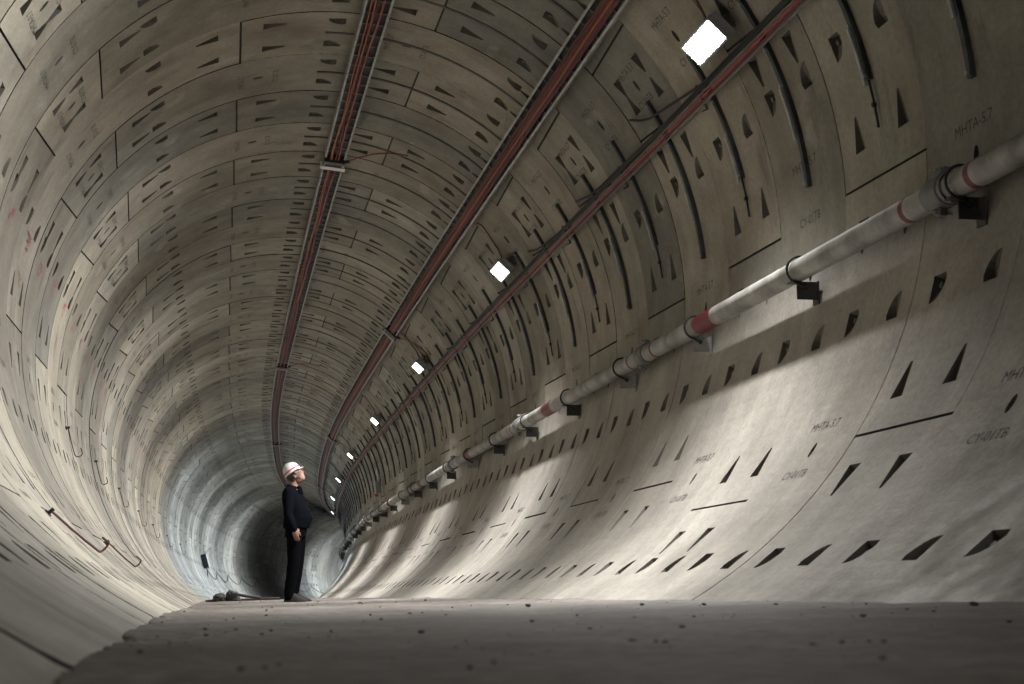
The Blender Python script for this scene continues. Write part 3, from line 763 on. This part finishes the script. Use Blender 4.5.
# ------------------------------------------------------------------ rebar hooks on the left wall
def hook(u0, p0, L, dirp, r, label, big=False):
    """shaft from (u0,p0) down the wall, J-bend turning to the far side"""
    org = P(u0, p0, .03)
    if big: pts = None
    e = empty('wall_hook', org, label, 'wall hook', 'red rebar hooks on the left wall')
    b = MB(); q = []
    n = 10
    du, dp = dirp                                     # whole vector of the shaft in (u, phi)
    for k in range(n): q.append(P(u0+du*k/(n-1), p0+dp*k/(n-1), .03))
    ue, pe = u0+du, p0+dp; rb = .045
    L_ = math.hypot(du*RW, dp*RAD); eu, ep = du*RW/L_, dp*RAD/L_
    for k in range(1, 10):
        a = PI*k/9; f_ = rb*math.sin(a); q.append(P(ue + eu*f_/RW, pe + ep*f_/RAD, .03 + rb*(1-math.cos(a))))
    for k in range(1, 4): q.append(P(ue - eu*k*.05*(1 if big else .5)/RW, pe - ep*k*.05*(1 if big else .5)/RAD, .03 + 2*rb))
    b.tube(q, r, 7); b.build('rod', M_REBAR, e, smooth=True, origin=org)
    b = MB(); M = FM(u0, p0, 0); b.cyl(M @ Vector((0, 0, 0)), M @ Vector((0, 0, .05)), .013, n=8)
    b.box(M, .05, .05, .012, (0, 0, .006)); b.build('anchor', M_BLKST, e, origin=org)
hook(-1.93, -2.309, .5, (1.0, -.116), .0085, 'largest dark red J-shaped hook low on the left wall', True)
hook(3.05, -2.31, .5, (.75, -.115), .0085, 'second large dark red J-shaped hook low on the left wall', True)
for i, (u, p) in enumerate([(5.69, -1.729), (9.5, -1.736), (14.1, -1.743), (19.4, -1.76), (24.4, -1.76), (29.5, -1.76), (34.5, -1.76)]):
    hook(u, p, .3, (.22, -.108), .007, '%s small hanging J-shaped rod on the left wall' % ordn(i))

# ------------------------------------------------------------------ panel with drooping cable far on the left wall
u, p = 43.6, -1.84
org = P(u, p, .0); M = FM(u, p, 0)
e = empty('switch_panel', org, 'dark switch panel with white sheet on the far left wall', 'switch panel')
b = MB(); b.box(M, .55, .55, .20, (0, 0, .12), bev=.01); b.build('cabinet', M_BLKST, e, origin=org)
b = MB(); b.box(M, .40, .50, .012, (.02, 0, .226)); o = b.build('white_sheet', M_WHITE, e, origin=org); o['label'] = 'white sheet'
b = MB(); b.tube([M @ Vector((-.1, .25, .12)), M @ Vector((0, -.35, .1)), M @ Vector((.2, -.75, .05)), M @ Vector((.5, -.95, .03))], .018); b.build('cable_loop', M_BLACK, e, origin=org)
b = MB(); b.tube([M @ Vector((.25, .27, .15)), M @ Vector((.8, .36, .18)), M @ Vector((2.2, .50, .22))], .016); b.build('lamp_arm', M_BLKST, e, origin=org)
b = MB(); pts = []
for k in range(0, 13):
    for a in np.linspace(0, 1, 9)[:-1]:
        pts.append(P(44.4 + k*4.0 + a*4.0, -1.92 - .15*math.sin(a*PI)**.8 + .0, .03))
b.tube(pts, .014, 6)
tag(b.build('festoon_cable', M_BLACK, smooth=True, origin=pts[0], fixn=False), 'black cable drooping in loops along the far left wall', 'cable')
# hydrant valve on the right wall
u, p = 22.9, 1.47
org = P(u, p, 0); M = FM(u, p, 0)
e = empty('valve_box', org, 'small grey control box with pink red beacon on the right wall', 'control box')
b = MB(); b.box(M, .42, .30, .12, (0, -.05, .07), bev=.01); b.build('box_body', M_GREYBOX, e, origin=org)
b = MB(); b.cyl(M @ Vector((.45, .10, .0)), M @ Vector((.45, .10, .12)), .07, .055, 12); o = b.build('beacon', mat('pink_red_plastic', (.55, .10, .13), .35), e, origin=org); o['label'] = 'pink red beacon'
b = MB(); b.box(M, .035, .55, .035, (.05, .38, .03)); b.build('conduit', M_WHITE, e, origin=org)
b = MB(); b.box(M, .2, .16, .06, (-.1, -.42, .04)); b.tube([M @ Vector((-.1, -.34, .04)), M @ Vector((-.05, -.2, .05))], .015); b.build('relay_cover', M_WHITE, e, origin=org)

# ------------------------------------------------------------------ debris heap by the far left wall foot
def lump(name, c, sx, sy, sz, seed, mt, parent=None, lab=None, cat=None, rz=0):
    bm = bmesh.new(); bmesh.ops.create_icosphere(bm, subdivisions=4, radius=1)
    for v in bm.verts:
        d = 1 + .32*nz.noise(v.co*1.6+Vector((seed, 0, 0))) + .16*nz.noise(v.co*5+Vector((0, seed, 0))); v.co = Vector((v.co.x*d*sx, v.co.y*d*sy, max(v.co.z*d, -.3)*sz))
    me = bpy.data.meshes.new(name); bm.to_mesh(me); bm.free(); me.materials.append(mt); me.polygons.foreach_set('use_smooth', [True]*len(me.polygons))
    o = bpy.data.objects.new(name, me); COL.objects.link(o); o.location = c; o.rotation_euler = (0, 0, rz)
    tag(o, lab, cat); return o
M_SACK = mat('dark_sacking', (.028, .026, .022), .9, bump=.5, bscale=15)
def on_floor(u, w): return floor_pt(u, w)
DU = 17.5
c = on_floor(DU, .14); lump('debris_sack', c + Vector((0, 0, .04)), .16, .2, .12, 3, M_SACK, lab='dark crumpled sack at the far left end of the debris', cat='sack')
c = on_floor(DU+.1, .23); lump('debris_sack', c + Vector((0, 0, .06)), .15, .2, .16, 9, M_SACK, lab='tallest dark crumpled sack in the debris by the left wall', cat='sack')
pa, pb = on_floor(DU+.1, .05), on_floor(DU+.5, .56)
b = MB(); dv = (pb-pa).normalized(); up = Vector((0, 0, 1)); sd = up.cross(dv)
Mb = Matrix(((dv.x, sd.x, 0, (pa.x+pb.x)/2), (dv.y, sd.y, 0, (pa.y+pb.y)/2), (dv.z, sd.z, 1, (pa.z+pb.z)/2+.025), (0, 0, 0, 1)))
b.box(Mb, (pb-pa).length, .12, .045, bev=.006)
tag(b.build('timber_plank', mat('dirty_timber', (.10, .085, .07), .85, bump=.3, var=.2), origin=(pa+pb)/2), 'dirty timber plank lying across the floor behind the man', 'plank')
pa, pb = on_floor(DU-.3, .22)+Vector((0, 0, .16)), on_floor(DU+.1, .42)+Vector((0, 0, .05))
b = MB(); b.tube([pa, (pa+pb)/2+Vector((0, 0, -.01)), pb], .03, 8)
tag(b.build('steel_bar', M_BLKST, origin=pa), 'black bar leaning from the debris heap towards the man', 'bar')

# ------------------------------------------------------------------ man in white helmet
exec_man = True
def loft(b, rings, n=20, mi=0):
    """rings: (x, y, z, rx, ry, tilt, power)"""
    vs = []
    for rg in rings:
        x, y, z, rx, ry = rg[:5]; tl = rg[5] if len(rg) > 5 else 0; xf = rg[6] if len(rg) > 6 else rx   # xf: front radius
        for j in range(n):
            a = 2*PI*j/n; cx = math.cos(a); r_ = xf if cx > 0 else rx
            lx = r_*cx; ly = ry*math.sin(a)
            vs.append((x + lx*math.cos(tl), y + ly, z - lx*math.sin(tl)))
    fs = [(i*n+j, i*n+(j+1) % n, (i+1)*n+(j+1) % n, (i+1)*n+j) for i in range(len(rings)-1) for j in range(n)]
    fs += [tuple(reversed(range(n))), tuple(range((len(rings)-1)*n, len(rings)*n))]
    b.add(vs, fs, mi)
def ellipsoid(b, c, r, rot=None, n=12):
    bm = bmesh.new(); bmesh.ops.create_uvsphere(bm, u_segments=n*2, v_segments=n, radius=1)
    Mr = rot if rot is not None else Matrix.Identity(3)
    vs = [Vector(c) + Mr @ Vector((v.co.x*r[0], v.co.y*r[1], v.co.z*r[2])) for v in bm.verts]; bm.verts.index_update()
    fs = [tuple(v.index for v in f.verts) for f in bm.faces]; bm.free(); b.add(vs, fs)
def limb(b, pts, n=14):
    """pts: (x,y,z,r)"""
    b.tube([p[:3] for p in pts], [p[3] for p in pts], n)
    for p in (pts[0], pts[-1]): ellipsoid(b, p[:3], (p[3],)*3, n=8)
def remesh(b, name, mt, parent, vox, smooth=2, sm_fac=.5):
    o = b.build(name, mt, parent)
    o.location = (0, 0, 0)
    md = o.modifiers.new('r', 'REMESH'); md.mode = 'VOXEL'; md.voxel_size = vox; md.use_smooth_shade = True
    s2 = o.modifiers.new('s', 'SMOOTH'); s2.iterations = smooth; s2.factor = sm_fac
    dg = bpy.context.evaluated_depsgraph_get(); bpy.context.view_layer.update()
    me = bpy.data.meshes.new_from_object(o.evaluated_get(dg)); me.materials.clear(); me.materials.append(mt)
    for p in me.polygons: p.use_smooth = True; p.material_index = 0
    o.modifiers.clear(); o.data = me; return o
def head_M():
    # head turned up about 27 degrees, facing +x
    a = math.radians(-36); c = Vector((.0, 0, 1.595))
    return Matrix.Translation(c) @ Matrix.Rotation(a, 4, 'Y')
def build_man(loc, rz):
    man = empty('person', (0, 0, 0), 'person in dark jacket and trousers and white safety helmet, standing and looking up', 'person')
    SK = mat('skin', (.21, .115, .08), .6); HA = mat('black_hair', (.012, .010, .010), .6)
    JK = mat('dark_navy_jacket', (.0022, .0028, .0045), .95, spec=.04, bump=.3, bscale=30); TR = mat('black_trousers', (.0018, .002, .0026), .95, spec=.04, bump=.2, bscale=30)
    H = head_M(); H3 = H.to_3x3()
    hp = lambda x, y, z: H @ Vector((x, y, z))
    b = MB()
    # skull, face and neck
    ellipsoid(b, hp(-.012, 0, .045), (.098, .077, .095), H3)
    ellipsoid(b, hp(.025, 0, -.015), (.068, .062, .095), H3)
    ellipsoid(b, hp(.052, 0, -.075), (.032, .034, .027), H3)          # chin
    ellipsoid(b, hp(.0, 0, -.055), (.062, .054, .05), H3)             # jaw
    ellipsoid(b, hp(.094, 0, -.008), (.020, .013, .022), H3)          # nose tip
    ellipsoid(b, hp(.085, 0, .018), (.014, .010, .03), H3)
    ellipsoid(b, hp(.083, 0, -.046), (.014, .024, .0075), H3)         # lips
    ellipsoid(b, hp(.081, 0, -.059), (.013, .021, .0075), H3)
    for s in (-1, 1):
        ellipsoid(b, hp(-.006, s*.078, -.005), (.020, .009, .033), H3)   # ears
        ellipsoid(b, hp(.07, s*.032, .032), (.018, .02, .010), H3)      # brow
        ellipsoid(b, hp(.055, s*.038, -.018), (.026, .024, .022), H3)   # cheek
    b.tube([(-.035, 0, 1.42), (-.03, 0, 1.48), (-.018, 0, 1.56)], [.062, .056, .056], 16)
    # trunk under the clothes
    loft(b, [(.0, 0, .86, .12, .16), (.02, 0, 1.0, .13, .16), (-.0, 0, 1.15, .12, .16), (-.03, 0, 1.32, .11, .17), (-.035, 0, 1.42, .08, .12), (-.035, 0, 1.46, .05, .06)])
    hips = {1: (.0, .09), -1: (.015, -.09)}
    for s in (-1, 1):
        limb(b, [(.02, s*.095, .90, .085), (.012, s*.09, .68, .068), (.012, s*.085, .48, .052), (-.02, s*.085, .28, .046), (-.035, s*.085, .10, .036)])
    # arms; near arm (negative y is toward the viewer) hangs with the hand by the thigh
    arms = {}
    for s in (-1, 1):
        sh = (-.045, s*.185, 1.36); el = (-.035, s*.235, 1.09); wr = (.055, s*.225, .90)
        if s == 1: el = (-.06, s*.24, 1.09); wr = (-.0, s*.21, .89)
        arms[s] = (sh, el, wr)
        limb(b, [(*sh, .052), (sh[0]*.5+el[0]*.5, sh[1]*.5+el[1]*.5, sh[2]*.5+el[2]*.5, .046), (*el, .038), (el[0]*.4+wr[0]*.6, el[1]*.4+wr[1]*.6, el[2]*.4+wr[2]*.6, .033), (*wr, .026)])
        # hand: palm and five curled fingers
        w = Vector(wr); d = (Vector(wr)-Vector(el)).normalized(); d = (d*.6 + Vector((.05, 0, -.75))).normalized()
        fwd = Vector((1, 0, 0)); fwd = (fwd - d*fwd.dot(d)).normalized(); inn = Vector((0, -s, 0))
        Mh = Matrix(((fwd.x, inn.x, d.x), (fwd.y, inn.y, d.y), (fwd.z, inn.z, d.z)))
        ellipsoid(b, w + d*.045, (.040, .017, .052), Mh)
        for k, (fo, ln) in enumerate([(.028, .072), (.010, .082), (-.009, .076), (-.027, .060)]):
            p0 = w + d*.075 + fwd*fo
            p1 = p0 + d*ln*.45 + inn*.008; p2 = p1 + (d*.75+inn*.66).normalized()*ln*.32; p3 = p2 + (d*.3+inn*.95).normalized()*ln*.25
            limb(b, [(*(p0-d*.02), .0095), (*p1, .0088), (*p2, .008), (*p3, .007)], 8)
        t0 = w + d*.025 + fwd*.03; t1 = t0 + (d*.7+fwd*.6+inn*.2).normalized()*.035; t2 = t1 + (d*.95+fwd*.1+inn*.35).normalized()*.03
        limb(b, [(*t0, .012), (*t1, .0105), (*t2, .008)], 8)
    remesh(b, 'body', SK, man, .007, 2)
    # hair
    b = MB(); ellipsoid(b, hp(-.030, 0, .035), (.090, .084, .090), H3); ellipsoid(b, hp(-.058, 0, -.025), (.045, .068, .05), H3)
    for s in (-1, 1): ellipsoid(b, hp(.012, s*.072, .03), (.022, .014, .035), H3)
    remesh(b, 'hair', HA, man, .007, 1)
    # glasses
    b = MB()
    for s in (-1, 1):
        b.tube([hp(.088, s*.012, .012), hp(.09, s*.03, .02), hp(.083, s*.052, .012), hp(.085, s*.048, -.006), hp(.09, s*.028, -.010), hp(.09, s*.013, -.002)], .0028, 6, closed=True)
        b.tube([hp(.083, s*.052, .012), hp(.05, s*.074, .014), hp(-.005, s*.084, .014)], .0028, 6)
    b.tube([hp(.089, -.012, .008), hp(.094, 0, .012), hp(.089, .012, .008)], .0028, 6)
    b.build('glasses', mat('dark_red_frame', (.18, .01, .02), .3), man).location = (0, 0, 0)
    # jacket
    b = MB()
    loft(b, [(.005, 0, .93, .155, .185, 0, .17), (.005, 0, .98, .160, .19, 0, .185), (.015, 0, 1.06, .16, .185, 0, .205), (.01, 0, 1.16, .16, .18, 0, .185), (-.025, 0, 1.27, .15, .185, .05, .15),
             (-.04, 0, 1.36, .135, .19, .08, .12), (-.045, 0, 1.42, .11, .15, .1, .09), (-.045, 0, 1.455, .078, .09, .1, .07)], 28)
    for s in (-1, 1):
        sh, el, wr = arms[s]
        limb(b, [(sh[0], sh[1]*.92, sh[2]+.005, .075), (sh[0]*.5+el[0]*.5, sh[1]*.5+el[1]*.5, sh[2]*.5+el[2]*.5, .064), (*el, .056), (el[0]*.5+wr[0]*.5, el[1]*.5+wr[1]*.5, el[2]*.5+wr[2]*.5, .05), (*(Vector(wr)*.93+Vector(el)*.07), .043)])
    loft(b, [(-.045, 0, 1.43, .082, .085, .25, .085), (-.038, 0, 1.475, .075, .075, .25, .078)], 20)
    remesh(b, 'jacket', JK, man, .010, 3)
    b = MB()
    b.tube([(.036, -.035, 1.46), (.05, -.05, 1.44), (.075, -.045, 1.36)], .014, 8); b.tube([(.036, .035, 1.46), (.05, .05, 1.44), (.075, .045, 1.36)], .014, 8)
    b.build('collar', JK, man, smooth=True).location = (0, 0, 0)
    # trousers
    b = MB()
    loft(b, [(.0, 0, .82, .135, .165, 0, .13), (.005, 0, .90, .128, .172, 0, .142), (.0, 0, 1.0, .13, .165, 0, .14)], 26)
    for s in (-1, 1):
        fx = .0 if s < 0 else .006
        limb(b, [(.012+fx, s*.090, .86, .100), (.012+fx, s*.088, .70, .092), (.010+fx, s*.085, .50, .080), (-.012+fx, s*.085, .30, .074), (-.034+fx, s*.085, .14, .070), (-.036+fx, s*.085, .075, .068)], 18)
    remesh(b, 'trousers', TR, man, .010, 3)
    # belt
    b = MB(); loft(b, [(.0, 0, .945, .150, .176, 0, .148), (.0, 0, .975, .150, .176, 0, .148)], 26); b.build('belt', M_BLACK, man).location = (0, 0, 0)
    for s in (-1, 1):
        b = MB(); ox = -.03 + (0 if s < 0 else .012)
        loft(b, [(ox+.075, s*.085, .0, .155, .050, 0, .155), (ox+.075, s*.085, .022, .155, .050, 0, .155), (ox+.055, s*.085, .045, .128, .045, 0, .145), (ox+.02, s*.085, .075, .080, .043, 0, .10), (ox, s*.085, .12, .05, .045, 0, .055)], 22)
        remesh(b, 'shoe', mat('black_leather', (.006, .006, .006), .8), man, .007, 2)
    # helmet
    b = MB()
    hc = lambda x, y, z: hp(x, y, z)
    n = 28; rings = []
    prof = [(1.0, 0.0), (1.0, .02), (.985, .045), (.94, .075), (.84, .108), (.68, .133), (.46, .150), (.22, .158), (.02, .160)]
    vs = []
    for (k, z) in prof:
        for j in range(n):
            a = 2*PI*j/n; vs.append(hc(-.012 + .118*k*math.cos(a), .100*k*math.sin(a), .058 + z*.86))
    fs = [(i*n+j, i*n+(j+1) % n, (i+1)*n+(j+1) % n, (i+1)*n+j) for i in range(len(prof)-1) for j in range(n)] + [tuple(range((len(prof)-1)*n, len(prof)*n))]
    b.add(vs, fs)
    vs = []                                     # brim with a longer peak in front
    for rr_, dz in ((.98, .006), (1.0, .0), (1.1, -.004), (1.1, -.010), (.98, -.004)):
        for j in range(n):
            a = 2*PI*j/n; ext = 0 if rr_ <= 1 else .022*max(0, math.cos(a))**2
            vs.append(hc(-.012 + (.118*rr_+ext)*math.cos(a), .100*rr_*math.sin(a), .060 + dz - (.010 if ext > .01 else 0)))
    fs = [(i*n+j, i*n+(j+1) % n, ((i+1) % 5)*n+(j+1) % n, ((i+1) % 5)*n+j) for i in range(5) for j in range(n)]
    b.add(vs, fs)
    for yy in (-.028, 0, .028):
        b.tube([hc(-.012 + .118*math.cos(a)*.80, yy,   .064+.134*math.sin(a)**.9) for a in np.linspace(.5, PI-.5, 12)], .006, 6)
    hat = b.build('helmet', mat('white_helmet_shell', (.50, .485, .475), .4), man, smooth=True); hat.location = (0, 0, 0)
    hat['label'] = 'white safety helmet with red band'
    b = MB(); vs = []
    for z0, k in ((.022, 1.008), (.042, .998)):
        for j in range(n):
            a = 2*PI*j/n; vs.append(hc(-.012 + .118*k*math.cos(a), .100*k*math.sin(a), .058+z0))
    b.add(vs, [(j, (j+1) % n, n+(j+1) % n, n+j) for j in range(n)])
    st = b.build('band', mat('pink_red_tape', (.45, .05, .09), .5), hat, fixn=False); st.location = (0, 0, 0)
    b = MB(); b.tube([hp(.02, -.08, .05), hp(.03, -.066, -.04), hp(.05, -.02, -.105), hp(.05, .02, -.105), hp(.03, .066, -.04), hp(.02, .08, .05)], .004, 6)
    b.build('chin_strap', M_BLACK, hat).location = (0, 0, 0)
    man.location = loc; man.rotation_euler = (0, 0, rz)
    return man
mx = (297-512)/F_PX*20.9
um = None
best = 9
for uu in np.arange(5, 20, .02):
    if abs(float(axis_at(uu)[1]) - 20.6) < best: best = abs(float(axis_at(uu)[1]) - 20.6); um = uu
def floor_at(x, y):
    best = 1e9
    for uu in np.arange(0, 25, .02):
        ax_, ay_, _, h_ = axis_at(uu); al = abs((x-ax_)*math.sin(h_)+(y-ay_)*math.cos(h_))
        if al < best: best = al; ub = uu; lat = (x-ax_)*math.cos(h_)-(y-ay_)*math.sin(h_)
    p0, p1 = floor_pt(ub, 0, False), floor_pt(ub, 1, False); W_ = (p1-p0).length
    return floor_pt(ub, (lat+W_/2)/W_).z
man = build_man((mx+.035, 20.6, floor_at(mx, 20.6)-.004), math.radians(-8))
man.scale = (.985,)*3

# ------------------------------------------------------------------ camera, world, view
cam = bpy.data.cameras.new('camera'); co = bpy.data.objects.new('camera', cam); COL.objects.link(co)
co.location = (0, 0, ZUP); co.rotation_euler = (PI/2 + PITCH, 0, 0)
cam.sensor_width = 36; cam.lens = F_PX/1024*36; cam.clip_start = .02; cam.clip_end = 400
cam.dof.use_dof = True; cam.dof.focus_distance = 19; cam.dof.aperture_fstop = 6.3
scene.camera = co
w = bpy.data.worlds.new('world'); scene.world = w; w.use_nodes = True
w.node_tree.nodes['Background'].inputs[0].default_value = (.6, .62, .65, 1); w.node_tree.nodes['Background'].inputs[1].default_value = .02
vs_ = scene.view_settings; vs_.view_transform = 'Standard'; vs_.look = 'None'; vs_.exposure = 0.; vs_.gamma = 1; vs_.use_curve_mapping = False
scene.cycles.max_bounces = 8; scene.cycles.diffuse_bounces = 5; scene.cycles.glossy_bounces = 3
scene.cycles.use_denoising = True
